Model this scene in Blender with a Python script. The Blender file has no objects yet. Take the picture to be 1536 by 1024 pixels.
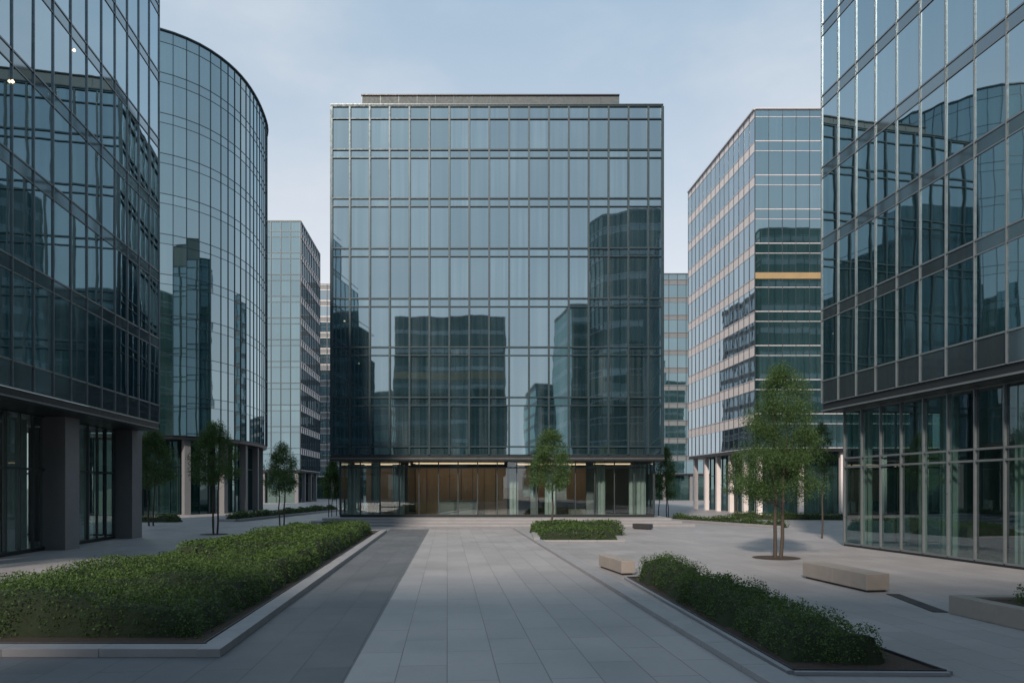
import bpy, math, random
import numpy as np
from mathutils import Vector
random.seed(7); rng=np.random.default_rng(11)
scene=bpy.context.scene
col=scene.collection
# ------------------------------------------------------------------ materials
def newmat(name):
    m=bpy.data.materials.new(name); m.use_nodes=True
    nt=m.node_tree; nt.nodes.clear()
    out=nt.nodes.new('ShaderNodeOutputMaterial')
    return m,nt,out
def nd(nt,t,**k):
    n=nt.nodes.new(t)
    for a,v in k.items(): setattr(n,a,v)
    return n
def math_(nt,op,a,b=None,clamp=False):
    n=nt.nodes.new('ShaderNodeMath'); n.operation=op; n.use_clamp=clamp
    for i,v in enumerate((a,b)):
        if v is None: continue
        if isinstance(v,(int,float)): n.inputs[i].default_value=v
        else: nt.links.new(v,n.inputs[i])
    return n.outputs[0]
def mixc(nt,f,a,b,mode='MIX'):
    n=nt.nodes.new('ShaderNodeMix'); n.data_type='RGBA'; n.blend_type=mode
    for s,v in ((n.inputs[0],f),(n.inputs[6],a),(n.inputs[7],b)):
        if isinstance(v,(int,float)): s.default_value=v
        elif isinstance(v,tuple): s.default_value=(*v,1)
        else: nt.links.new(v,s)
    return n.outputs[2]
def noise(nt,vec,scale,detail=3,rough=.5):
    n=nt.nodes.new('ShaderNodeTexNoise'); n.inputs['Scale'].default_value=scale
    n.inputs['Detail'].default_value=detail; n.inputs['Roughness'].default_value=rough
    if vec is not None: nt.links.new(vec,n.inputs['Vector'])
    return n.outputs['Fac']
def mapping(nt,vec,scale=(1,1,1),rot=(0,0,0),loc=(0,0,0)):
    n=nt.nodes.new('ShaderNodeMapping'); nt.links.new(vec,n.inputs[0])
    n.inputs['Scale'].default_value=scale; n.inputs['Rotation'].default_value=rot; n.inputs['Location'].default_value=loc
    return n.outputs[0]
def maprange(nt,v,a,b,c,d):
    n=nt.nodes.new('ShaderNodeMapRange'); nt.links.new(v,n.inputs[0])
    for i,x in enumerate((a,b,c,d)): n.inputs[i+1].default_value=x
    return n.outputs[0]
def simple(name,colr,rough=.6,metal=0,var=.25,vs=2.0,bump=0):
    m,nt,out=newmat(name)
    tc=nd(nt,'ShaderNodeTexCoord').outputs['Object']
    f=noise(nt,tc,vs,5,.6)
    c=mixc(nt,f,tuple(x*(1-var) for x in colr),tuple(x*(1+var) for x in colr))
    p=nd(nt,'ShaderNodeBsdfPrincipled'); nt.links.new(c,p.inputs['Base Color'])
    p.inputs['Metallic'].default_value=metal
    nt.links.new(maprange(nt,noise(nt,tc,vs*3,3),0.2,.8,max(0,rough-.1),rough+.1),p.inputs['Roughness'])
    if bump:
        b=nd(nt,'ShaderNodeBump'); b.inputs['Distance'].default_value=bump
        nt.links.new(noise(nt,tc,30,4),b.inputs['Height']); nt.links.new(b.outputs[0],p.inputs['Normal'])
    nt.links.new(p.outputs[0],out.inputs[0]); return m
def glass(name,R0=.45,tint=(.8,.93,1),inner=(.03,.06,.07),inner2=(.12,.17,.18),wav=.01,rough=.015):
    m,nt,out=newmat(name)
    tc=nd(nt,'ShaderNodeTexCoord').outputs['Object']
    geo=nd(nt,'ShaderNodeNewGeometry'); rnd=geo.outputs['Random Per Island']
    st=noise(nt,mapping(nt,tc,(3.2,3.2,.06)),1.0,3,.6)
    st=maprange(nt,st,.4,.66,0,1)
    st=math_(nt,'MULTIPLY',st,maprange(nt,rnd,0.1,1,.3,1))
    c=mixc(nt,st,inner,inner2)
    big=noise(nt,mapping(nt,tc,(.12,.12,.3)),1.0,2)
    c=mixc(nt,maprange(nt,big,.35,.65,0,.55),c,tuple(x*.35 for x in inner))
    d=nd(nt,'ShaderNodeBsdfDiffuse'); nt.links.new(c,d.inputs[0])
    g=nd(nt,'ShaderNodeBsdfGlossy'); g.inputs['Roughness'].default_value=rough
    tv=mixc(nt,rnd,tuple(x*.88 for x in tint),tint); nt.links.new(tv,g.inputs['Color'])
    b=nd(nt,'ShaderNodeBump'); b.inputs['Distance'].default_value=wav; b.inputs['Strength'].default_value=1
    nt.links.new(noise(nt,tc,.4,2,.4),b.inputs['Height']); nt.links.new(b.outputs[0],g.inputs['Normal'])
    lw=nd(nt,'ShaderNodeLayerWeight'); lw.inputs['Blend'].default_value=.5
    f=math_(nt,'POWER',lw.outputs['Facing'],3.0)
    f=math_(nt,'ADD',math_(nt,'MULTIPLY',f,1-R0),R0,True)
    mx=nd(nt,'ShaderNodeMixShader'); nt.links.new(f,mx.inputs[0]); nt.links.new(d.outputs[0],mx.inputs[1]); nt.links.new(g.outputs[0],mx.inputs[2])
    nt.links.new(mx.outputs[0],out.inputs[0]); return m
def clearglass(name,R0=.2,tint=(.55,.68,.66)):
    m,nt,out=newmat(name)
    t=nd(nt,'ShaderNodeBsdfTransparent'); t.inputs[0].default_value=(*tint,1)
    g=nd(nt,'ShaderNodeBsdfGlossy'); g.inputs['Roughness'].default_value=.01; g.inputs['Color'].default_value=(.85,.95,1,1)
    lw=nd(nt,'ShaderNodeLayerWeight'); lw.inputs['Blend'].default_value=.5
    f=math_(nt,'POWER',lw.outputs['Facing'],4.0)
    f=math_(nt,'ADD',math_(nt,'MULTIPLY',f,1-R0),R0,True)
    mx=nd(nt,'ShaderNodeMixShader'); nt.links.new(f,mx.inputs[0]); nt.links.new(t.outputs[0],mx.inputs[1]); nt.links.new(g.outputs[0],mx.inputs[2])
    nt.links.new(mx.outputs[0],out.inputs[0]); return m
def emis(name,c,s):
    m,nt,out=newmat(name)
    e=nd(nt,'ShaderNodeEmission'); e.inputs[0].default_value=(*c,1); e.inputs[1].default_value=s
    nt.links.new(e.outputs[0],out.inputs[0]); return m
def paving(name,c1,c2,bw,rh,mort=.007,mc=.35,stain=.25,rough=.5):
    m,nt,out=newmat(name)
    tc=nd(nt,'ShaderNodeTexCoord').outputs['Object']
    v=mapping(nt,tc,(1,1,1),(0,0,math.radians(90)))
    b=nd(nt,'ShaderNodeTexBrick'); nt.links.new(v,b.inputs['Vector'])
    b.inputs['Color1'].default_value=(*c1,1); b.inputs['Color2'].default_value=(*c2,1)
    b.inputs['Mortar'].default_value=(*[x*mc for x in c1],1)
    b.inputs['Scale'].default_value=1; b.inputs['Brick Width'].default_value=bw; b.inputs['Row Height'].default_value=rh
    b.inputs['Mortar Size'].default_value=mort; b.inputs['Mortar Smooth'].default_value=.3; b.inputs['Bias'].default_value=0
    n1=noise(nt,tc,.35,5,.6); n2=noise(nt,tc,9,6,.7)
    c=mixc(nt,maprange(nt,n1,.3,.7,stain,0),b.outputs['Color'],tuple(x*.55 for x in c1))
    c=mixc(nt,maprange(nt,n2,.3,.7,.22,0),c,tuple(x*.6 for x in c2))
    p=nd(nt,'ShaderNodeBsdfPrincipled'); nt.links.new(c,p.inputs['Base Color'])
    nt.links.new(maprange(nt,n1,.3,.7,rough-.12,rough+.15),p.inputs['Roughness'])
    bp=nd(nt,'ShaderNodeBump'); bp.inputs['Distance'].default_value=.004
    h=math_(nt,'SUBTRACT',math_(nt,'MULTIPLY',n2,.3),b.outputs['Fac']); nt.links.new(h,bp.inputs['Height']); nt.links.new(bp.outputs[0],p.inputs['Normal'])
    nt.links.new(p.outputs[0],out.inputs[0]); return m
def leafmat(name,dark,light,trans=.3):
    m,nt,out=newmat(name)
    geo=nd(nt,'ShaderNodeNewGeometry'); tc=nd(nt,'ShaderNodeTexCoord').outputs['Object']
    n=noise(nt,tc,1.3,3)
    f=math_(nt,'ADD',math_(nt,'MULTIPLY',geo.outputs['Random Per Island'],.6),maprange(nt,n,.35,.65,0,.4))
    c=mixc(nt,f,dark,light)
    d=nd(nt,'ShaderNodeBsdfPrincipled'); nt.links.new(c,d.inputs['Base Color']); d.inputs['Roughness'].default_value=.55
    d.inputs['Specular IOR Level'].default_value=.25
    t=nd(nt,'ShaderNodeBsdfTranslucent'); nt.links.new(mixc(nt,.4,c,(.12,.2,.03)),t.inputs[0])
    mx=nd(nt,'ShaderNodeMixShader'); mx.inputs[0].default_value=trans
    nt.links.new(d.outputs[0],mx.inputs[1]); nt.links.new(t.outputs[0],mx.inputs[2]); nt.links.new(mx.outputs[0],out.inputs[0]); return m
def wood(name):
    m,nt,out=newmat(name)
    tc=nd(nt,'ShaderNodeTexCoord').outputs['Object']
    n=noise(nt,mapping(nt,tc,(6,6,.5)),1,5,.7)
    c=mixc(nt,n,(.28,.20,.14),(.48,.36,.27))
    p=nd(nt,'ShaderNodeBsdfPrincipled'); nt.links.new(c,p.inputs['Base Color']); p.inputs['Roughness'].default_value=.45
    nt.links.new(p.outputs[0],out.inputs[0]); return m

M={}
M['gC']=glass('facade_glass_central',.42,(.58,.77,.87),(.014,.036,.046),(.09,.135,.155),.0035,.02)
M['gN']=glass('facade_glass_near',.50,(.70,.88,.96),(.008,.026,.030),(.035,.06,.06),.005)
M['gNs']=glass('spandrel_glass_near',.25,(.7,.86,.92),(.035,.045,.05),(.05,.06,.062),.004,.06)
M['gV']=glass('facade_glass_curved',.42,(.60,.79,.87),(.015,.045,.05),(.045,.085,.09),.005,.02)
M['gF']=glass('facade_glass_far',.46,(.70,.83,.91),(.03,.05,.06),(.07,.10,.11),.005)
M['gD']=glass('facade_glass_dark',.10,(.6,.85,.85),(.010,.030,.030),(.026,.050,.048),.01)
M['clear']=clearglass('shopfront_glass',.14,(.66,.76,.74))
M['clearR']=clearglass('shopfront_glass_green',.22,(.42,.56,.53))
M['mull']=simple('mullion_blue_metal',(.018,.042,.055),.4,.4,.15)
M['mullN']=simple('mullion_grey_metal',(.19,.22,.235),.35,.6,.15)
M['mullL']=simple('mullion_dark_metal',(.06,.08,.09),.35,.6,.15)
M['dark']=simple('dark_metal',(.020,.025,.028),.4,.4,.2)
M['alu']=simple('light_aluminium',(.50,.50,.52),.4,.2,.1)
M['white']=simple('pale_cladding',(.62,.60,.60),.5,0,.1)
M['greycl']=simple('grey_cladding',(.12,.14,.15),.5,0,.15)
M['conc']=simple('column_concrete',(.14,.15,.16),.65,0,.15,1.5,.002)
M['stone']=simple('kerb_stone',(.22,.228,.24),.6,0,.2,1.5,.002)
M['bench']=simple('bench_stone',(.24,.222,.20),.6,0,.18,3,.002)
M['soil']=simple('soil_mulch',(.035,.024,.017),.9,0,.5,12,.02)
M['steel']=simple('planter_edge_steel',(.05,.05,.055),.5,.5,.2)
M['roof']=simple('roof_grey',(.055,.08,.088),.6,0,.1)
M['wood']=wood('lobby_wood')
M['curt']=simple('curtain_fabric',(.32,.36,.35),.9,0,.3,2)
M['floor']=simple('lobby_floor',(.25,.24,.22),.3,0,.1)
M['inw']=simple('interior_wall',(.16,.155,.145),.8,0,.3,.6)
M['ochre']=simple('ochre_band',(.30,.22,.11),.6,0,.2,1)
M['warm']=emis('warm_light',(1,.68,.43),1.6)
M['lamp']=emis('lamp_glow',(1,.72,.45),4)
M['bark']=simple('bark',(.05,.042,.035),.9,0,.3,12,.01)
M['leafH']=leafmat('hedge_leaf',(.024,.056,.012),(.080,.142,.036),.25)
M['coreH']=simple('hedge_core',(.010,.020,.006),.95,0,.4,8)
M['leafT']=leafmat('tree_leaf',(.036,.080,.028),(.095,.165,.06),.4)
M['leafD']=leafmat('tree_leaf_dark',(.03,.065,.024),(.07,.125,.05),.35)
M['pave']=paving('plaza_paving',(.295,.295,.303),(.25,.252,.26),1.4,.7,.006,.5)
M['pathm']=paving('path_paving',(.312,.312,.32),(.262,.266,.275),1.8,.7,.007,.40)
M['darkp']=paving('dark_granite_paving',(.105,.115,.128),(.085,.094,.106),1.8,.7,.007,.45)
# ------------------------------------------------------------------ mesh helpers
class MB:
    def __init__(s): s.d={}
    def g(s,m): return s.d.setdefault(m,([],[]))
    def poly(s,m,pts):
        v,f=s.g(m); i=len(v); v.extend(pts); f.append(tuple(range(i,i+len(pts))))
    def box(s,m,o,u,n,lu,ln,lz):
        v,f=s.g(m); i=len(v)
        for z in (0,lz):
            for a,b in ((0,0),(lu,0),(lu,ln),(0,ln)):
                v.append((o[0]+u[0]*a+n[0]*b,o[1]+u[1]*a+n[1]*b,o[2]+z))
        for q in ((3,2,1,0),(4,5,6,7),(0,1,5,4),(1,2,6,5),(2,3,7,6),(3,0,4,7)):
            f.append(tuple(i+k for k in q))
    def prism(s,m,pts,z0,z1):
        v,f=s.g(m); i=len(v); k=len(pts)
        v.extend([(p[0],p[1],z0) for p in pts]); v.extend([(p[0],p[1],z1) for p in pts])
        f.append(tuple(i+k-1-j for j in range(k))); f.append(tuple(i+k+j for j in range(k)))
        for j in range(k):
            a=j; b=(j+1)%k; f.append((i+a,i+b,i+k+b,i+k+a))
    def build(s,name,parts,bevel=0):
        e=bpy.data.objects.new(name,None); col.objects.link(e)
        for m,(v,f) in s.d.items():
            me=bpy.data.meshes.new(parts.get(m,m)); me.from_pydata(v,[],f); me.materials.append(M[m]); me.update()
            o=bpy.data.objects.new(parts.get(m,m),me); col.objects.link(o); o.parent=e
            if bevel:
                b=o.modifiers.new('bevel','BEVEL'); b.width=bevel; b.segments=2; b.limit_method='ANGLE'
        return e
def single(name,mb,bevel=0):
    vs=[];fs=[];mi=[];mats=[]
    for m,(v,f) in mb.d.items():
        i=len(vs); vs+=v; fs+=[tuple(k+i for k in q) for q in f]; mi+=[len(mats)]*len(f); mats.append(M[m])
    me=bpy.data.meshes.new(name); me.from_pydata(vs,[],fs)
    for m in mats: me.materials.append(m)
    me.polygons.foreach_set('material_index',mi); me.update()
    o=bpy.data.objects.new(name,me); col.objects.link(o)
    if bevel:
        b=o.modifiers.new('bevel','BEVEL'); b.width=bevel; b.segments=2; b.limit_method='ANGLE'
    return o
def levels(z0,zt,pitch,sp,first=None):
    L=[]; z=z0
    if first: L.append((z,'s')); z+=first
    while z<zt-.3:
        L.append((z,'g'))
        z2=z+pitch-sp
        if z2<zt-.3: L.append((z2,'s'))
        z+=pitch
    L.append((zt,None)); return L
def wall(b,p0,p1,lv,bay,gm,sm,mm,mw=.06,md=.12,th=.06,topf=None,tilt=.001,offs=None,endm=True,sw=None):
    p0=Vector(p0);p1=Vector(p1); L=(p1-p0).length; u=(p1-p0)/L; n=Vector((u.y,-u.x))
    if offs is None:
        k=max(1,round(L/bay)); offs=[L*i/k for i in range(k+1)]
    zt=lv[-1][0]
    for i in range(len(offs)-1):
        a,c=offs[i],offs[i+1]
        P=p0+u*a; Q=p0+u*c
        top=topf(P.y) if topf else zt
        for j in range(len(lv)-1):
            z,kd=lv[j]; z2=lv[j+1][0]
            if z>=top-.05: break
            m=gm if kd=='g' else sm
            ta=random.gauss(0,tilt); tb=random.gauss(0,tilt); w=c-a; h=z2-z
            def pt(X,s,zz,t):
                o=ta*s*w/2+tb*t*h/2
                return (X.x+n.x*o,X.y+n.y*o,zz)
            b.poly(m,[pt(P,-1,z,-1),pt(Q,1,z,-1),pt(Q,1,z2,1),pt(P,-1,z2,1)])
    for i,a in enumerate(offs):
        if not endm and i in (0,len(offs)-1): continue
        P=p0+u*(a-mw/2); top=zt
        if topf:
            top=max(topf((p0+u*offs[max(0,i-1)]).y),topf((p0+u*a).y))
            top=min([l[0] for l in lv if l[0]>=top-.05] or [zt])
        b.box(mm,(P.x,P.y,lv[0][0]),u,n,mw,md,top-lv[0][0])
    for i,(z,kd) in enumerate(lv):
        t=th*(1.5 if kd=='g' or kd is None else 1)
        for k in range(len(offs)-1):
            a,c=offs[k],offs[k+1]
            P=p0+u*(a+mw/2+.001)
            if topf and z>topf((p0+u*a).y)+3.6: continue
            b.box(sw or mm,(P.x,P.y,z-t/2),u,n,c-a-mw-.002,md-.02,t)
def inset(pts,d):
    k=len(pts); out=[]
    for i in range(k):
        p=Vector(pts[i]); a=Vector(pts[i-1]); c=Vector(pts[(i+1)%k])
        u1=(p-a).normalized(); u2=(c-p).normalized()
        n1=Vector((-u1.y,u1.x)); n2=Vector((-u2.y,u2.x))
        out.append(tuple(p+(n1+n2)*(d/(1+n1.dot(n2)))))
    return out
PARTS={'gC':'curtain_wall_glass','gN':'curtain_wall_glass','gNs':'spandrel_panels','gV':'curtain_wall_glass','gF':'curtain_wall_glass','gD':'ground_floor_glass',
 'mull':'mullions','mullN':'mullions','mullL':'mullions','dark':'soffit_and_base','alu':'aluminium_trim','white':'cladding_bands','greycl':'grey_bands','conc':'columns','roof':'roof','wood':'lobby_wood_wall',
 'curt':'curtains','floor':'floor','inw':'interior_walls','ochre':'ochre_band','warm':'ceiling_lights','lamp':'lit_lamps','clear':'ground_floor_glass','clearR':'ground_floor_glass','stone':'steps'}
def tower(name,pts,z0,zt,pitch=3.6,sp=.7,bay=1.5,gm='gF',sm='gF',mm='mullL',mw=.07,md=.12,th=.07,first=None,rec=1.0,colsp=6,bands=None,sw=None,gfm='gD',colw=.6,ochre=None,smi={},gmi={},swi={}):
    b=MB(); lv=levels(z0,zt,pitch,sp,first)
    k=len(pts)
    for i in range(k):
        wall(b,pts[i],pts[(i+1)%k],lv,bay,gmi.get(i,gm),smi.get(i,sm),mm,mw,md,th,sw=swi.get(i,sw))
    b.prism('roof',inset(pts,.12),zt-.4,zt-.1)
    b.prism('dark',inset(pts,.03),z0-.35,z0-.05)
    ip=inset(pts,rec)
    lg=[(0.0,'g'),(z0*.62,'g'),(z0-.36,None)]
    for i in range(k):
        wall(b,ip[i],ip[(i+1)%k],lg,bay,gfm,gfm,mm,mw,.08,.06)
    if colsp:
        cp=inset(pts,.45)
        for i in range(k):
            a=Vector(cp[i]); c=Vector(cp[(i+1)%k]); L=(c-a).length; u=(c-a)/L; n=Vector((u.y,-u.x)); q=max(1,round(L/colsp))
            if L<3 and i%4: continue
            for j in range(q):
                P=a+u*(L*j/q)
                b.box('conc' if not bands else 'white',(P.x,P.y,0),u,-n,colw,colw,z0-.36)
    for i in range(k):
        a=Vector(pts[i]); c=Vector(pts[(i+1)%k]); L=(c-a).length; u=(c-a)/L; n=Vector((u.y,-u.x))
        o=a-n*.15
        b.box('alu' if bands else mm,(o.x,o.y,zt+.05),u,n,L,.32,.12)
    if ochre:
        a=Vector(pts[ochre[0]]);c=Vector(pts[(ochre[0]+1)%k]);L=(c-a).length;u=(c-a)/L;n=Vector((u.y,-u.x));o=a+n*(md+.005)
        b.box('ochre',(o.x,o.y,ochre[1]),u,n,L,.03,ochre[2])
    return b.build(name,PARTS)
# ------------------------------------------------------------------ central building
b=MB()
XL,XR,YF,YB=-12.76,10.64,52.0,74.0
lvC=[]
fl=[4.92,8.41,11.96,15.41,18.96,22.5,25.95]
for i,z in enumerate(fl):
    lvC.append((z,'s')); lvC.append((z+.58,'g'))
lvC+= [(28.70,'s'),(29.60,None)]
offs=[0]+[1.28+1.409*i for i in range(16)]+[XR-XL]
for p,q,o in (((XL,YF),(XR,YF),offs),((XR,YF),(XR,YB),None),((XR,YB),(XL,YB),None),((XL,YB),(XL,YF),None)):
    wall(b,p,q,lvC,1.41,'gC','gC','mull',.13,.13,.065,offs=o,tilt=.0005)
for a in offs[1:-1]:
    b.box('mullL',(XL+a-.012,YF-.132,5.0),(1,0),(0,-1),.024,.02,24.55)
b.prism('roof',[(XL+.2,YF+.2),(XR-.2,YF+.2),(XR-.2,YB-.2),(XL+.2,YB-.2)],29.2,29.5)
for (o,u,n,L) in (((XL-.06,YF-.17),(1,0),(0,1),XR-XL+.12),((XL-.06,YB),(1,0),(0,1),XR-XL+.12)):
    b.box('mullL',(o[0],o[1],29.645),u,n,L,.3,.07)
b.box('mullL',(XL-.06,YF+.132,29.645),(0,1),(1,0),YB-YF-.14,.3,.07); b.box('mullL',(XR-.24,YF+.132,29.645),(0,1),(1,0),YB-YF-.14,.3,.07)
b.prism('roof',[(-11.45,55.95),(8.15,55.95),(8.15,70),(-11.45,70)],29.51,32.46)
for k in range(15): b.box('mullL',(-11.45+1.4*k,55.92,29.6),(1,0),(0,1),.03,.025,2.85)
b.prism('dark',[(-11.5,55.85),(8.2,55.85),(8.2,70.2),(-11.5,70.2)],32.465,32.55)
b.prism('dark',[(XL-.12,YF-.2),(XR+.12,YF-.2),(XR+.12,YB),(XL-.12,YB)],4.50,4.86)
b.box('mullN',(XL-.13,YF-.225,4.63),(1,0),(0,1),XR-XL+.26,.02,.05)
gx0,gx1,gy=-12.4,10.25,53.2
og=[0]+[ (gx1-gx0)*i/16 for i in range(1,16)]+[gx1-gx0]
wall(b,(gx0,gy),(gx1,gy),[(.62,'g'),(4.05,'g'),(4.5,None)],1.4,'clear','clear','mullL',.07,.12,.06,offs=og)
wall(b,(gx1,gy),(gx1,YB),[(.62,'g'),(4.5,None)],1.4,'clear','clear','mullL',.07,.12,.06)
wall(b,(gx0,YB),(gx0,gy),[(.62,'g'),(4.5,None)],1.4,'clear','clear','mullL',.07,.12,.06)
b.box('dark',(gx0-.05,gy-.14,.47),(1,0),(0,1),gx1-gx0+.1,.3,.15)
b.prism('floor',[(gx0+.2,gy+.2),(gx1-.2,gy+.2),(gx1-.2,66),(gx0+.2,66)],.48,.52)
b.prism('inw',[(gx0+.2,62),(gx1-.2,62),(gx1-.2,62.2),(gx0+.2,62.2)],.53,4.48)
b.prism('wood',[(-7.6,57.6),(-.4,57.6),(-.4,57.9),(-7.6,57.9)],.53,4.2)
b.prism('wood',[(-.2,60.5),(6.6,60.5),(6.6,60.8),(-.2,60.8)],1.6,4.2)
b.prism('wood',[(-12.0,60.3),(-8.0,60.3),(-8.0,60.5),(-12.0,60.5)],1.4,4.2)
for k in range(8): b.box('dark',(-7.6+.9*k,57.57,.6),(1,0),(0,1),.03,.02,3.5)
for x in (-10.6,-8.4,1.4,5.6,9.0):
    b.box('conc',(x,55.2,.53),(1,0),(0,1),.55,.55,3.95)
b.box('conc',(-5.6,56.2,.53),(1,0),(0,1),3.0,.7,1.05)
b.box('inw',(-5.7,56.1,1.585),(1,0),(0,1),3.2,.9,.06)
for x in (2.6,4.4):
    b.box('inw',(x,57,.53),(1,0),(0,1),1.5,.8,.4); b.box('inw',(x,57.801,.53),(1,0),(0,1),1.5,.2,.8)
def curtain(b,x0,x1,y,z0,z1,amp=.06):
    n=int((x1-x0)/.06)
    for i in range(n):
        a=x0+i*.06; y0=y+amp*math.sin(i*1.3)+.03*math.sin(i*.37); y1=y+amp*math.sin((i+1)*1.3)+.03*math.sin((i+1)*.37)
        b.poly('curt',[(a,y0,z0),(a+.06,y1,z0),(a+.06,y1,z1),(a,y0,z1)])
for x0,x1 in ((-12.1,-11.2),(-10.2,-9.7),(-8.8,-7.9),(-.2,.5),(2.4,3.2),(6.2,6.9),(8.6,9.9)):
    curtain(b,x0,x1,54.0,.55,4.3)
for (x,y,l) in ((-7.4,56.2,6.8),(.3,58.6,6),(-11.8,58.6,3.6),(7.4,57.5,2.0),(-7.4,54.9,6.8),(-12.1,56.4,4.2),(.3,56.6,9.4)):
    b.box('warm',(x,y,4.42),(1,0),(0,1),l,.55,.03)
for i,(y0,y1,ex) in enumerate(((49.0,75,1.6),(50.2,75,1.0),(51.2,75,.5))):
    z=.157*i
    b.prism('stone',[(XL-ex,y0),(XR+ex,y0),(XR+ex,y1+.01*i),(XL-ex,y1+.01*i)],z-.001*(i>0)+.002,z+.155)
b.build('glass_office_building',PARTS)
# ------------------------------------------------------------------ near left building
def nearL(y): return -18.3+.12*(38-y)
lvN=[(5.95,'s'),(6.85,'g')]
z=6.85
while z<30:
    z+=2.95; lvN.append((z,'s')); z+=.5; lvN.append((z,'g'))
lvN=lvN[:-1]; lvN=[l for l in lvN if l[0]<31]; lvN[-1]=(lvN[-1][0],None)
def topL(y): return 2.6+.70*y+1.0
b=MB()
Pn=(nearL(19.0),19.0); Pf=(-18.3,38.0)
wall(b,Pn,Pf,lvN,1.38,'gN','gNs','mullN',.04,.05,.04,topf=lambda y:topL(y),tilt=.0018)
wall(b,Pf,(-36,40.2),lvN,1.38,'gN','gNs','mullN',.04,.05,.04)
wall(b,(-34,19.0),Pn,lvN,1.38,'gN','gNs','mullN',.04,.05,.04,topf=lambda y:topL(19))
b.prism('dark',[(Pn[0]-.02,19.02),(Pf[0]-.02,37.98),(-36,40.1),(-34,19.02)],5.55,5.92)
b.box('mullN',(Pn[0]-.02,19.0,5.6),Vector((Pf[0]-Pn[0],19)).normalized(),Vector((1,.12)).normalized(),19.1,.05,.06)
def gl(y): return -20.45+.12*(38-y)
wall(b,(gl(19),19),(gl(38.4),38.4),[(.12,'g'),(3.35,'g'),(5.55,None)],1.0,'clear','clear','mullL',.06,.10,.06)
wall(b,(gl(38.4),38.4),(-36,40.0),[(.12,'g'),(3.35,'g'),(5.55,None)],1.0,'clear','clear','mullL',.06,.10,.06)
b.prism('dark',[(gl(19)-.1,19),(gl(19)+.08,19),(gl(38.4)+.08,38.45),(gl(38.4)-.1,38.45)],0,.12)
for y in (24.0,31.0,38.0):
    x=-19.95+.12*(38-y)
    b.box('conc',(x-.55,y-.45,0),(1,-.0),(0,1),1.05,1.0,5.56)
b.prism('inw',[(-27,19),(-26.8,19),(-28.5,38),(-28.7,38)],0,5.5)
b.prism('floor',[(gl(19)-.2,19),(gl(38.4)-.2,38.3),(-36,39.8),(-34,19)],0.0,.06)
for y in range(20,38,3):
    b.box('conc',(gl(y)-3,y,.06),(1,0),(0,1),.5,.5,5.4)
b.prism('roof',[(Pn[0]-.5,19.4),(nearL(30)-.5,30),(-34,30),(-34,19.4)],17.0,17.2)
b.prism('roof',[(nearL(30)-.5,30),(Pf[0]-.5,37.6),(-35.5,39),(-34.5,30)],27.0,27.2)
def curtainV(b,y0,y1,f,z0,z1):
    n=int((y1-y0)/.07)
    for i in range(n):
        a=y0+i*.07; s0=.06*math.sin(i*1.4); s1=.06*math.sin((i+1)*1.4)
        b.poly('curt',[(f(a)+s0,a,z0),(f(a+.07)+s1,a+.07,z0),(f(a+.07)+s1,a+.07,z1),(f(a)+s0,a,z1)])
for y0,y1 in ((34.5,36),(31.9,32.5),(28.5,30.2),(26,26.5)):
    curtainV(b,y0,y1,lambda y:gl(y)-.5,.1,5.4)
def lamp(b,x,y,z,r=.06):
    v,f=b.g('lamp'); i=len(v)
    for a,h in ((0,-r),(1,0),(0,r)):
        for k in range(6):
            t=k*math.pi/3; v.append((x+a*r*math.cos(t)+(1-a)*.01*math.cos(t),y+a*r*math.sin(t)+(1-a)*.01*math.sin(t),z+h))
    for s in range(2):
        for k in range(6): f.append((i+s*6+k,i+s*6+(k+1)%6,i+(s+1)*6+(k+1)%6,i+(s+1)*6+k))
lamp(b,nearL(28.7)+.05,28.7,19.7); lamp(b,nearL(24.4)+.05,24.4,16.1)
b.build('office_building',PARTS)
# ------------------------------------------------------------------ near right building
def nearR(y): return 14.16+.1115*(33.5-y)
lvR=[(6.44,'s'),(7.45,'g')]; z=7.45
while z<28:
    z+=2.75; lvR.append((z,'s')); z+=.5; lvR.append((z,'g'))
lvR=lvR[:-1]; lvR=[l for l in lvR if l[0]<29.5]; lvR[-1]=(lvR[-1][0],None)
b=MB()
wall(b,(14.16,33.5),(nearR(12),12),lvR,1.36,'gN','gNs','mullN',.04,.05,.04,tilt=.0018)
wall(b,(33,35.5),(14.16,33.5),lvR,1.36,'gN','gNs','mullN',.04,.05,.04)
wall(b,(nearR(12),12),(34,12),lvR,1.36,'gN','gNs','mullN',.04,.05,.04)
zt=lvR[-1][0]
b.prism('dark',[(14.2,33.46),(33,35.4),(34,12.05),(nearR(12)+.03,12.05)],6.02,6.40)
b.prism('roof',[(14.5,33.3),(33,35.2),(33.8,12.3),(nearR(12)+.3,12.3)],zt-.6,zt-.3)
uR=Vector((nearR(12)-14.16,-21.5)).normalized()
b.box('mullN',(14.16,33.5,6.06),uR,Vector((uR.y,-uR.x)),21.6,.05,.07)
def gr(y): return 14.95+.135*(32.9-y)
wall(b,(14.95,32.9),(gr(12.5),12.5),[(.12,'g'),(3.52,'g'),(3.92,'g'),(6.02,None)],1.25,'clearR','clearR','mullN',.055,.09,.05)
wall(b,(33,34.6),(14.95,32.9),[(.12,'g'),(3.52,'g'),(3.92,'g'),(6.02,None)],1.25,'clearR','clearR','mullN',.055,.09,.05)
b.prism('dark',[(14.9,32.92),(gr(12.5)-.05,12.5),(gr(12.5)+.1,12.5),(15.05,32.9)],0,.12)
b.prism('inw',[(20.5,33.2),(23,12.6),(23.2,12.6),(20.7,33.2)],0,6)
b.prism('floor',[(15.1,32.7),(33,34.3),(34,12.6),(gr(12.6)+.2,12.6)],0,.06)
for k in range(7):
    y=31.4-k*2.9; x=gr(y)+.55
    b.box('conc',(x+1.6,y,.06),(1,0),(0,1),.5,.5,5.9)
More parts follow.
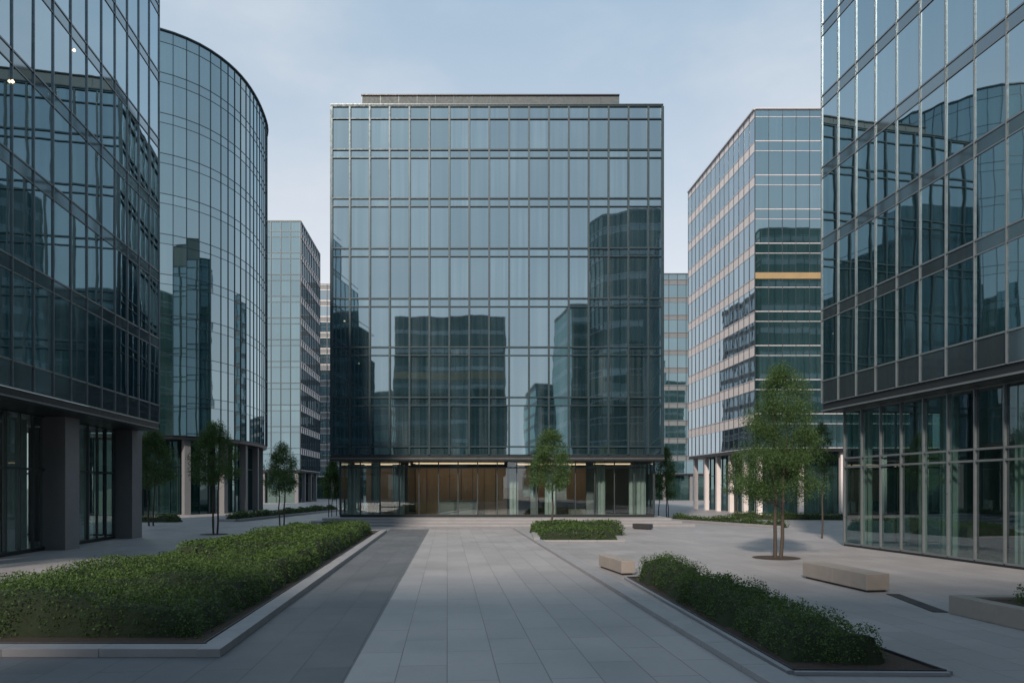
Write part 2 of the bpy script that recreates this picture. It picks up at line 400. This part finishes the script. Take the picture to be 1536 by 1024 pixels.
for y0,y1 in ((31.6,32.6),(28.2,28.7),(26.6,27.6),(23.6,24.1),(21.3,22.0),(18,18.7)):
    curtainV(b,y0,y1,lambda y:gr(y)+.4,.1,5.9)
b.build('office_building',PARTS)
# ------------------------------------------------------------------ curved building
ctrl=[(-52,66),(-40,66.6),(-34.2,67.6),(-30.9,69.6),(-28.9,72.8),(-28.0,77.2),(-28.3,83),(-29.6,88.5),(-33,94),(-38,98)]
def cr(P,step):
    out=[]
    for i in range(1,len(P)-2):
        p0,p1,p2,p3=[Vector(q) for q in P[i-1:i+3]]
        k=max(1,round((p2-p1).length/step))
        for j in range(k):
            t=j/k
            out.append(tuple(.5*((2*p1)+(-p0+p2)*t+(2*p0-5*p1+4*p2-p3)*t*t+(-p0+3*p1-3*p2+p3)*t**3)))
    out.append(tuple(P[-2])); return out
cp=cr(ctrl,1.2)
pts=cp+[(-44,96),(-46,70)]
tower('curved_office_building',pts,7.5,45.1,pitch=3.75,sp=.9,bay=1.2,gm='gV',sm='gV',mm='mull',mw=.055,md=.06,th=.03,rec=1.6,colsp=4.5,sw='mullL',colw=.6)
# ------------------------------------------------------------------ other towers
tower('office_building',[(-56,125),(-36.1,125),(-37.5,143),(-56,143)],5.6,47.9,pitch=3.7,sp=1.0,bay=1.6,gm='gV',sm='gV',rec=1.2,sw='mullL',th=.08,mw=.10,gmi={1:'gF'},smi={1:'white'},swi={1:'alu'})  # paler cladding and trim on the side face paint in its sunlit brightness
tower('office_building',[(-60,170),(-30,170),(-30,190),(-60,190)],5.2,49.6,pitch=3.7,sp=1.2,bay=2.2,gm='gF',sm='greycl',sw='alu',th=.12,mw=.2)
tower('office_building',[(23.2,70),(44,70),(44,89.8),(21.6,89.8)],6.4,38.6,pitch=3.25,sp=.95,bay=1.3,gm='gF',sm='white',mm='mullL',mw=.045,md=.05,sw='alu',th=.06,rec=2.0,bands=True,colsp=4.2,colw=.45,ochre=(0,22.5,.6),smi={0:'gV'},gmi={0:'gV'})  # ochre strip on the front paints the reflection of a tower's yellow band
tower('office_building',[(25,150),(48,150),(48,170),(25,170)],5.5,46.2,pitch=3.6,sp=1.0,bay=1.8,gm='gV',sm='greycl',sw='mullN',th=.1,mw=.1)
tower('office_building',[(-24,230),(30,230),(30,250),(-24,250)],5,24,pitch=3.6,sp=1.2,bay=3,gm='gF',sm='greycl',mw=.15,colsp=0)
# ------------------------------------------------------------------ buildings behind the viewpoint (mirrored in the glass)
tower('office_tower',[(-1.3,-30),(-21.4,-30),(-21.4,-52),(-1.3,-52)],5,33.7,pitch=3.3,sp=.9,bay=1.6,gm='gD',sm='gNs',colsp=5,ochre=(0,22.3,1.3))
tower('curved_office_building',[(13.5,-14),(12.0,-9),(13.5,-5),(17,-3),(30,-3),(30,-14)][::-1],6,43,pitch=3.5,sp=.9,bay=1.6,gm='gD',sm='gNs',sw='alu',colsp=0)
tower('office_building',[(44,-46),(12.2,-46),(9.5,-62),(44,-62)][::-1],6,40,pitch=3.5,sp=.9,bay=2,gm='gD',sm='gNs',sw='alu',colsp=0)
tower('office_building',[(34,-100),(6.5,-100),(4,-120),(34,-120)][::-1],6,31,pitch=3.5,sp=.9,bay=2.5,gm='gD',sm='greycl',colsp=0)
tower('office_building',[(-27,-60),(-55,-60),(-55,-80),(-27,-80)],6,24,pitch=3.5,sp=.9,bay=2.5,gm='gD',sm='greycl',colsp=0)
tower('office_building',[(38,12),(64,12),(64,28),(38,28)],6,42,pitch=3.5,sp=.9,bay=2.2,gm='gD',sm='gNs',sw='mullN',colsp=0)  # unseen tower, added to darken the reflection in the banded building's front
tower('office_building',[(32,-6),(60,-6),(60,10),(32,10)],6,46,pitch=3.5,sp=.9,bay=2.2,gm='gD',sm='gNs',sw='mullN',colsp=0)  # unseen tower, added to give the curved building a dark reflection
# ------------------------------------------------------------------ ground (aligned with the plaza axis)
AX=math.radians(5.05)
def rotsheet(name,pts,z,mat):
    ca,sa=math.cos(-AX),math.sin(-AX)
    loc=[(x*ca-y*sa,x*sa+y*ca,0) for x,y in pts]
    me=bpy.data.meshes.new(name); me.from_pydata(loc,[],[tuple(range(len(pts)))]); me.materials.append(M[mat])
    o=bpy.data.objects.new(name,me); col.objects.link(o); o.rotation_euler=(0,0,AX); o.location=(0,0,z); return o
rotsheet('ground',[(-900,-900),(900,-900),(900,1500),(-900,1500)],-.004,'pave')
kl=lambda y:-4.48-.0905*(y-11.26)
kr=lambda y:3.3-.0888*(y-9.76)
pl=lambda y:-2.24-.081*(y-9.76)
rotsheet('dark_paving',[(-30,-10),(pl(-10),-10),(pl(46),46),(kl(46),46),(kl(11.3),11.3),(-30,11.3)],0.001,'darkp')
rotsheet('path',[(pl(-10),-10),(kr(-10),-10),(kr(46),46),(pl(46),46)],0.0015,'pathm')
def strip(b,m,pts,w,z0,z1,seg=1.5,gap=.006):
    for i in range(len(pts)-1):
        a=Vector(pts[i]);c=Vector(pts[i+1]);L=(c-a).length;u=(c-a)/L;n=Vector((u.y,-u.x)); k=max(1,round(L/seg))
        for j in range(k):
            P=a+u*(L*j/k+gap/2); b.box(m,(P.x,P.y,z0),u,n,L/k-gap,w,z1-z0+random.uniform(-.001,.001))
b=MB(); strip(b,'stone',[(kr(0),0),(kr(46),46)],.42,0,.10); single('kerb',b,.008)
b=MB()
strip(b,'stone',[(kl(43.3),43.3),(kl(11.26),11.26)],.36,0,.13)
for j in range(8):
    b.box('stone',(kl(11.26)-.37-1.5*(j+1)+.006,11.26,0),(1,0),(0,1),1.494,.36,.13)
strip(b,'stone',[(-11.4,43.3),(kl(43.3)-.37,43.3)],.36,0,.13)
b.box('steel',(-16,11.63,0),(1,0),(0,1),11.15,.03,.15)
P=Vector((kl(11.66)-.37,11.66));u=Vector((-.0905,1)).normalized(); b.box('steel',(P.x,P.y,0),u,Vector((u.y,-u.x))*-1,31,.03,.15)
b.poly('soil',[(-13.5,11.66,.09),(kl(11.66)-.38,11.66,.09),(kl(42.9)-.38,42.9,.09),(-11.4,42.9,.09),(-13.0,31,.09)])
single('planter',b,.006)
b=MB()
Q=[(3.93,10.25),(6.05,10.2),(4.75,21.2),(3.28,20.9)]
for i in range(4):
    a=Vector(Q[i]);c=Vector(Q[(i+1)%4]);L=(c-a).length;u=(c-a)/L;n=Vector((u.y,-u.x)); b.box('steel',(a.x,a.y,0),u,-n,L,.03,.07)
    a2=Vector(inset(Q,-.001)[i]); b.box('stone',(a2.x,a2.y,0),u,n,L,.09,.05)
b.poly('soil',[(x,y,.03) for x,y in inset(Q,.02)]); single('planter',b)
b=MB(); strip(b,'stone',[(kr(9.5)+.425,9.5),(kr(21.5)+.425,21.5)],.08,0,.04); single('kerb',b,.005)
# ------------------------------------------------------------------ foliage
def vnoise(p,seed):
    r=np.random.default_rng(seed); T=r.random((64,64,64)).astype(np.float32)
    i=np.floor(p).astype(int); f=p-i; f=f*f*(3-2*f); i0=i%64; i1=(i+1)%64
    def g(a,b_,c): return T[a[:,0],b_[:,1],c[:,2]]
    x=f[:,0];y=f[:,1];z=f[:,2]
    return (((g(i0,i0,i0)*(1-x)+g(i1,i0,i0)*x)*(1-y)+(g(i0,i1,i0)*(1-x)+g(i1,i1,i0)*x)*y)*(1-z)+
            ((g(i0,i0,i1)*(1-x)+g(i1,i0,i1)*x)*(1-y)+(g(i0,i1,i1)*(1-x)+g(i1,i1,i1)*x)*y)*z)
def leaves_arrays(P,size,up=.5,asp=.55):
    n=len(P); N=rng.normal(size=(n,3)); N[:,2]=np.abs(N[:,2])+up; N/=np.linalg.norm(N,axis=1)[:,None]
    t=rng.normal(size=(n,3)); t-=N*np.sum(t*N,1)[:,None]; t/=np.linalg.norm(t,axis=1)[:,None]; w=np.cross(N,t)
    s=(size*rng.uniform(.6,1.3,n))[:,None]
    return np.stack([P-t*s*.5,P+w*s*asp*.5+N*s*.06,P+t*s*.5,P-w*s*asp*.5+N*s*.06],1).reshape(-1,3)
def mesh_quads(name,V,mat,extra=None):
    n=len(V)//4
    me=bpy.data.meshes.new(name)
    ev,ef,em=extra if extra else ([],[],None)
    nv=len(V)+len(ev); nl=n*4+sum(len(f) for f in ef)
    me.vertices.add(nv); me.loops.add(nl); me.polygons.add(n+len(ef))
    co=np.concatenate([V.astype(np.float32),np.array(ev,dtype=np.float32).reshape(-1,3)]) if len(ev) else V.astype(np.float32)
    me.vertices.foreach_set('co',co.ravel())
    idx=np.arange(n*4,dtype=np.int32)
    el=np.array([k+len(V) for f in ef for k in f],dtype=np.int32)
    me.loops.foreach_set('vertex_index',np.concatenate([idx,el]) if len(el) else idx)
    ls=np.arange(n,dtype=np.int32)*4; es=[];s=n*4
    for f in ef: es.append(s); s+=len(f)
    me.polygons.foreach_set('loop_start',np.concatenate([ls,np.array(es,dtype=np.int32)]) if es else ls)
    me.materials.append(M[mat])
    if em: me.materials.append(M[em]); me.polygons.foreach_set('material_index',np.concatenate([np.zeros(n,np.int32),np.ones(len(ef),np.int32)]))
    me.update(calc_edges=True); me.validate()
    o=bpy.data.objects.new(name,me); col.objects.link(o); return o
def edge_dist(x,y,poly):
    d=np.full(x.shape,1e9)
    for i in range(len(poly)):
        a=np.array(poly[i]);c=np.array(poly[(i+1)%len(poly)]);u=(c-a)/np.linalg.norm(c-a)
        d=np.minimum(d,-(x-a[0])*u[1]+(y-a[1])*u[0])
    return d
def hedge(name,poly,h,dens,size,seed=1,z0=.05,r=.35,bump=.16,wl=1.1):
    xs=[p[0] for p in poly]; ys=[p[1] for p in poly]; x0,x1,y0,y1=min(xs)-.15,max(xs)+.15,min(ys)-.15,max(ys)+.15
    def surf(x,y):
        q=np.stack([x/wl,y/wl,np.zeros_like(x)+seed],1)
        n1=vnoise(q,seed); n2=vnoise(q*3.1,seed+1); n3=vnoise(q*8,seed+2)
        d=edge_dist(x,y,poly)+(n2-.5)*.30+(n3-.5)*.12
        H=h+(n1-.5)*2*bump+(n2-.5)*bump*.9+(n3-.5)*.07
        t=np.clip(d/r,0,1)
        return np.where(d>0,H*np.sqrt(np.maximum(0,1-(1-t)**2)),-1)
    H=h+bump*1.5+.1; area=(x1-x0)*(y1-y0); n=int(area*H*dens)
    out=[]
    for k in range(0,n,400000):
        m=min(400000,n-k); x=rng.uniform(x0,x1,m);y=rng.uniform(y0,y1,m);z=rng.uniform(0,H,m); zs=surf(x,y)
        keep=(z<zs)&((z>zs-.16)|(edge_dist(x,y,poly)<.16)); out.append(np.stack([x,y,z+z0],1)[keep])
    P=np.concatenate(out)
    sp=rng.integers(0,len(P),len(P)//14); Q=P[sp].copy(); Q[:,2]+=rng.uniform(.02,.09,len(Q))
    P=np.concatenate([P,Q])
    V=leaves_arrays(P,size,.35)
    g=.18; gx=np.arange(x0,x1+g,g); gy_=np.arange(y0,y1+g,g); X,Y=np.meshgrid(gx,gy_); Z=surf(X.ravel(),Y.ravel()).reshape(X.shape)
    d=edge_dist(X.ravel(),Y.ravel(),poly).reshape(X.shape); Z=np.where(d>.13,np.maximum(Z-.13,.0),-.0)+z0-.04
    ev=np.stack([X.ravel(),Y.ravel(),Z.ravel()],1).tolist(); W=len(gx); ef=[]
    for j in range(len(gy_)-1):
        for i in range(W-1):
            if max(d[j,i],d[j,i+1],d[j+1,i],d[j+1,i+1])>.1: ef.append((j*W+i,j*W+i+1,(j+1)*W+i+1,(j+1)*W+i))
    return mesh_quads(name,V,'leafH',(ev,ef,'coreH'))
kh=lambda y:kl(y)-.62
hedge('hedge',[(-10.2,12.25),(kh(12.25),12.25),(kh(22),22),(-10.4,22)],.76,4600,.052,3,bump=.2,wl=1.4)
hedge('hedge',[(-10.45,21.8),(kh(21.8),21.8),(kh(40.5),40.5),(-10.4,40.5),(-11.5,31)],.72,1700,.085,5,bump=.2,wl=1.6)
hedge('hedge',[(4.12,10.75),(5.55,10.6),(4.60,20.9),(3.5,20.7)],.66,6500,.043,9,r=.32)
hedge('hedge',[(1.5,35.6),(5.2,35.6),(5.2,39.2),(1.2,39.2)],.52,1500,.09,12)
hedge('hedge',[(1.3,40.0),(6.1,40.0),(6.1,43.5),(1.0,43.5)],.68,1300,.10,13)
hedge('hedge',[(9.75,12.4),(12.6,12.4),(12.3,14.7),(9.9,14.7)],.34,4500,.05,14,z0=.33)
hedge('hedge',[(12.6,58.2),(17.4,47.4),(18.1,47.8),(13.4,58.6)],.45,1300,.11,15,r=.25)
hedge('hedge',[(-22.2,56.6),(-21.2,56.2),(-19.4,82),(-20.4,82)],.6,600,.16,16)
hedge('hedge',[(-29.5,55),(-25.2,55),(-25.2,56.2),(-29.5,56.2)],.5,900,.13,17)
hedge('hedge',[(18,60),(30,58),(30,59),(18,61)],.5,700,.14,18)
def tube(V,F,pts,rad,sides=7):
    base=len(V)
    for i,p in enumerate(pts):
        p=Vector(p); d=(Vector(pts[min(i+1,len(pts)-1)])-Vector(pts[max(i-1,0)])).normalized()
        a=d.orthogonal().normalized(); c=d.cross(a)
        for k in range(sides):
            t=2*math.pi*k/sides; V.append(tuple(p+(a*math.cos(t)+c*math.sin(t))*rad[i]))
    for i in range(len(pts)-1):
        for k in range(sides):
            k2=(k+1)%sides; F.append((base+i*sides+k,base+i*sides+k2,base+(i+1)*sides+k2,base+(i+1)*sides+k))
def tree(name,x,y,H,cw,cz,stems=3,nleaf=9000,size=.085,seed=1,mat='leafT',sp=.14,rt=.045,skew=0.0):
    R=random.Random(seed); rg=np.random.default_rng(seed)
    V=[];F=[]; clumps=[]
    ch=H-cz
    def crown_r(t):
        t=min(1,max(0,t)); return cw/2*min(1,(t*5+.45))**.6*(1-t**2.1)**.62
    for s in range(stems):
        a=2*math.pi*s/max(1,stems)+R.random(); bx=x+math.cos(a)*sp*(stems>1); by=y+math.sin(a)*sp*(stems>1)
        top=Vector((x+math.cos(a)*cw*.10+skew,y+math.sin(a)*cw*.10,cz+ch*R.uniform(.72,.93)))
        pts=[];rd=[]
        for i in range(9):
            t=i/8; p=Vector((bx,by,0)).lerp(top,t); p.x+=R.gauss(0,.025)*(i>0); p.y+=R.gauss(0,.025)*(i>0); pts.append(p); rd.append(rt*(1.15-t*.95)+.006)
        tube(V,F,pts,rd)
        for l in range(18 if stems<3 else 12):
            t=R.uniform(cz/H*.9,.93); i=int(t*8); p=pts[i].lerp(pts[min(8,i+1)],t*8-i)
            ang=R.uniform(0,2*math.pi); zt=max(0,(p.z-cz)/ch); ln=crown_r(min(.9,zt+.12))*R.uniform(.5,.9)
            e=Vector((x+skew*zt+math.cos(ang)*ln,y+math.sin(ang)*ln,min(H*.97,p.z+ln*R.uniform(.3,.7))))
            m=p.lerp(e,.5)+Vector((0,0,-.06*ln)); tube(V,F,[p,m,e],[rt*.42*(1.1-t),rt*.25,.004],5)
            clumps.append(e); clumps.append(m.lerp(e,.5))
    for k in range(int(95*(cw/2.5))):
        t=R.random(); ang=R.uniform(0,2*math.pi); rr=crown_r(t)*math.sqrt(R.uniform(.05,.92))
        clumps.append(Vector((x+skew*t+math.cos(ang)*rr,y+math.sin(ang)*rr,cz+t*ch*.96)))
    C=np.array([tuple(c) for c in clumps]); rc=rg.uniform(.10,.19,len(C))*cw**.7
    w=rc**2; w/=w.sum(); idx=rg.choice(len(C),nleaf,p=w)
    D=rg.normal(size=(nleaf,3)); D/=np.linalg.norm(D,axis=1)[:,None]; D*=(rg.random(nleaf)**.5)[:,None]*1.15
    P=C[idx]+D*rc[idx][:,None]
    L=leaves_arrays(P,size,.1,.45)
    return mesh_quads(name,L,mat,(V,F,'bark'))
tree('tree',-16.6,40.9,6.4,2.8,2.9,3,22000,.085,21,sp=.16)
tree('tree',-14.7,46.9,5.5,2.4,2.35,2,15000,.09,22,'leafT',rt=.04)
tree('tree',-24.6,50,6.6,3.4,2.7,2,16000,.11,23,'leafD')
tree('tree',-15.2,62,4.9,2.2,1.8,3,8000,.12,24,sp=.4,rt=.03)
tree('tree',2.2,41.6,5.9,2.7,2.6,1,18000,.085,25,rt=.055)
tree('tree',9.9,27.2,7.1,3.4,2.35,2,66000,.062,26,sp=.14,rt=.06,skew=.15)
tree('tree',13.3,64,6.3,2.6,1.7,3,11000,.12,27,sp=.5,rt=.035)
tree('tree',15.9,37.6,5.9,1.5,3.6,1,4000,.09,28,'leafD',rt=.04)
tree('tree',20.2,66,5.8,3.0,2.2,2,6000,.14,29,'leafD')
for i,(x,y,r) in enumerate(((-16.6,40.9,.75),(9.8,27.2,.85))):
    b=MB(); b.poly('soil',[(x+r*math.cos(t*math.pi/16),y+r*math.sin(t*math.pi/16),.012) for t in range(32)])
    single('tree_pit',b)
# ------------------------------------------------------------------ benches and stone blocks
def bench(name,p0,p1,w,h,m='bench'):
    a=Vector(p0);c=Vector(p1);L=(c-a).length;u=(c-a)/L;n=Vector((u.y,-u.x))
    b=MB()
    o=a+u*.06-n*.06; b.box('steel',(o.x,o.y,0),u,-n,L-.12,w-.12,.05)
    k=2
    for j in range(k):
        q=a+u*(L*j/k+.003); b.box(m,(q.x,q.y,.051),u,-n,L/k-.006,w,h-.05)
    single(name,b,.012)
bench('stone_bench',(8.4,21.2),(8.8,18.2),.62,.46)
bench('stone_bench',(2.84,24.0),(3.26,21.8),.42,.42)
bench('stone_bench',(7.6,46.3),(8.5,45.4),.4,.34,'steel')
b=MB()
Q=[(9.05,15.2),(9.6,11.5),(13,11.5),(12.6,15.2)]
for i in range(4):
    a=Vector(Q[i]);c=Vector(Q[(i+1)%4]);L=(c-a).length;u=(c-a)/L;n=Vector((u.y,-u.x)); b.box('bench',(a.x,a.y,0),u,-n,L-.281,.28,.38)
b.poly('soil',[(x,y,.33) for x,y in inset(Q,.2)]); single('planter',b,.01)
b=MB(); strip(b,'stone',[(1.05,35.2),(1.05-.0,39.4)],.3,0,.22); strip(b,'stone',[(1.36,35.2),(5.4,35.2)],.25,0,.10); single('planter',b,.01)
b=MB(); strip(b,'stone',[(12.3,58),(17.3,47.1)],.22,0,.16); single('kerb',b,.01)
b=MB(); strip(b,'stone',[(-22.4,56.2),(-21.0,56.0)],.2,0,.2); strip(b,'stone',[(-21.0,56.0),(-19.2,82)],.25,0,.2); single('kerb',b,.01)
b=MB(); strip(b,'steel',[(9.45,17.9),(9.1,15.3)],.3,0,.012); single('shadow_line_strip',b)  # dark strip laid in as the shadow line between bench and planter
# ------------------------------------------------------------------ world, sun
EL,AZ=math.radians(33),math.radians(-162)
w=bpy.data.worlds.new("World"); scene.world=w; w.use_nodes=True; nt=w.node_tree; nt.nodes.clear()
out=nt.nodes.new('ShaderNodeOutputWorld'); bg=nt.nodes.new('ShaderNodeBackground'); bg.inputs[1].default_value=.13
sky=nt.nodes.new('ShaderNodeTexSky'); sky.sky_type='NISHITA'; sky.sun_disc=False; sky.sun_elevation=EL; sky.sun_rotation=AZ
sky.air_density=1.0; sky.dust_density=1.5; sky.ozone_density=1.5
tc=nt.nodes.new('ShaderNodeTexCoord').outputs['Generated']
cl=noise(nt,mapping(nt,tc,(1,1,2.2)),1.6,7,.55)
f=maprange(nt,cl,.42,.78,.75,.94)
sep=nt.nodes.new('ShaderNodeSeparateXYZ'); nt.links.new(tc,sep.inputs[0])
hz=maprange(nt,sep.outputs[2],0.05,.62,1,.72)
f=math_(nt,'MAXIMUM',f,hz)
hc=mixc(nt,maprange(nt,sep.outputs[2],0.12,.64,0,1),(.88,.89,.92),(.38,.55,.71))
hc=mixc(nt,maprange(nt,cl,.5,.72,0,.55),hc,(.88,.86,.86))
vm=nt.nodes.new('ShaderNodeVectorMath'); vm.operation='SCALE'; nt.links.new(hc,vm.inputs[0]); vm.inputs['Scale'].default_value=7.9
c=mixc(nt,f,sky.outputs[0],vm.outputs[0])
nt.links.new(c,bg.inputs[0]); nt.links.new(bg.outputs[0],out.inputs[0])
sd=bpy.data.lights.new('sun','SUN'); sd.energy=4.8; sd.angle=math.radians(4); sd.color=(1,.82,.69)
so=bpy.data.objects.new('sun',sd); col.objects.link(so)
dv=Vector((math.sin(AZ)*math.cos(EL),math.cos(AZ)*math.cos(EL),math.sin(EL)))
so.rotation_euler=dv.to_track_quat('Z','Y').to_euler(); so.location=dv*100
# ------------------------------------------------------------------ camera
cd=bpy.data.cameras.new('camera'); co=bpy.data.objects.new('camera',cd); col.objects.link(co)
co.location=(0,0,2.6); co.rotation_euler=(math.radians(90),0,0)
cd.sensor_width=36; cd.lens=25.78; cd.shift_y=.1426; cd.clip_end=4000
scene.camera=co
scene.view_settings.view_transform='Standard'; scene.view_settings.look='None'; scene.view_settings.exposure=0; scene.view_settings.gamma=1
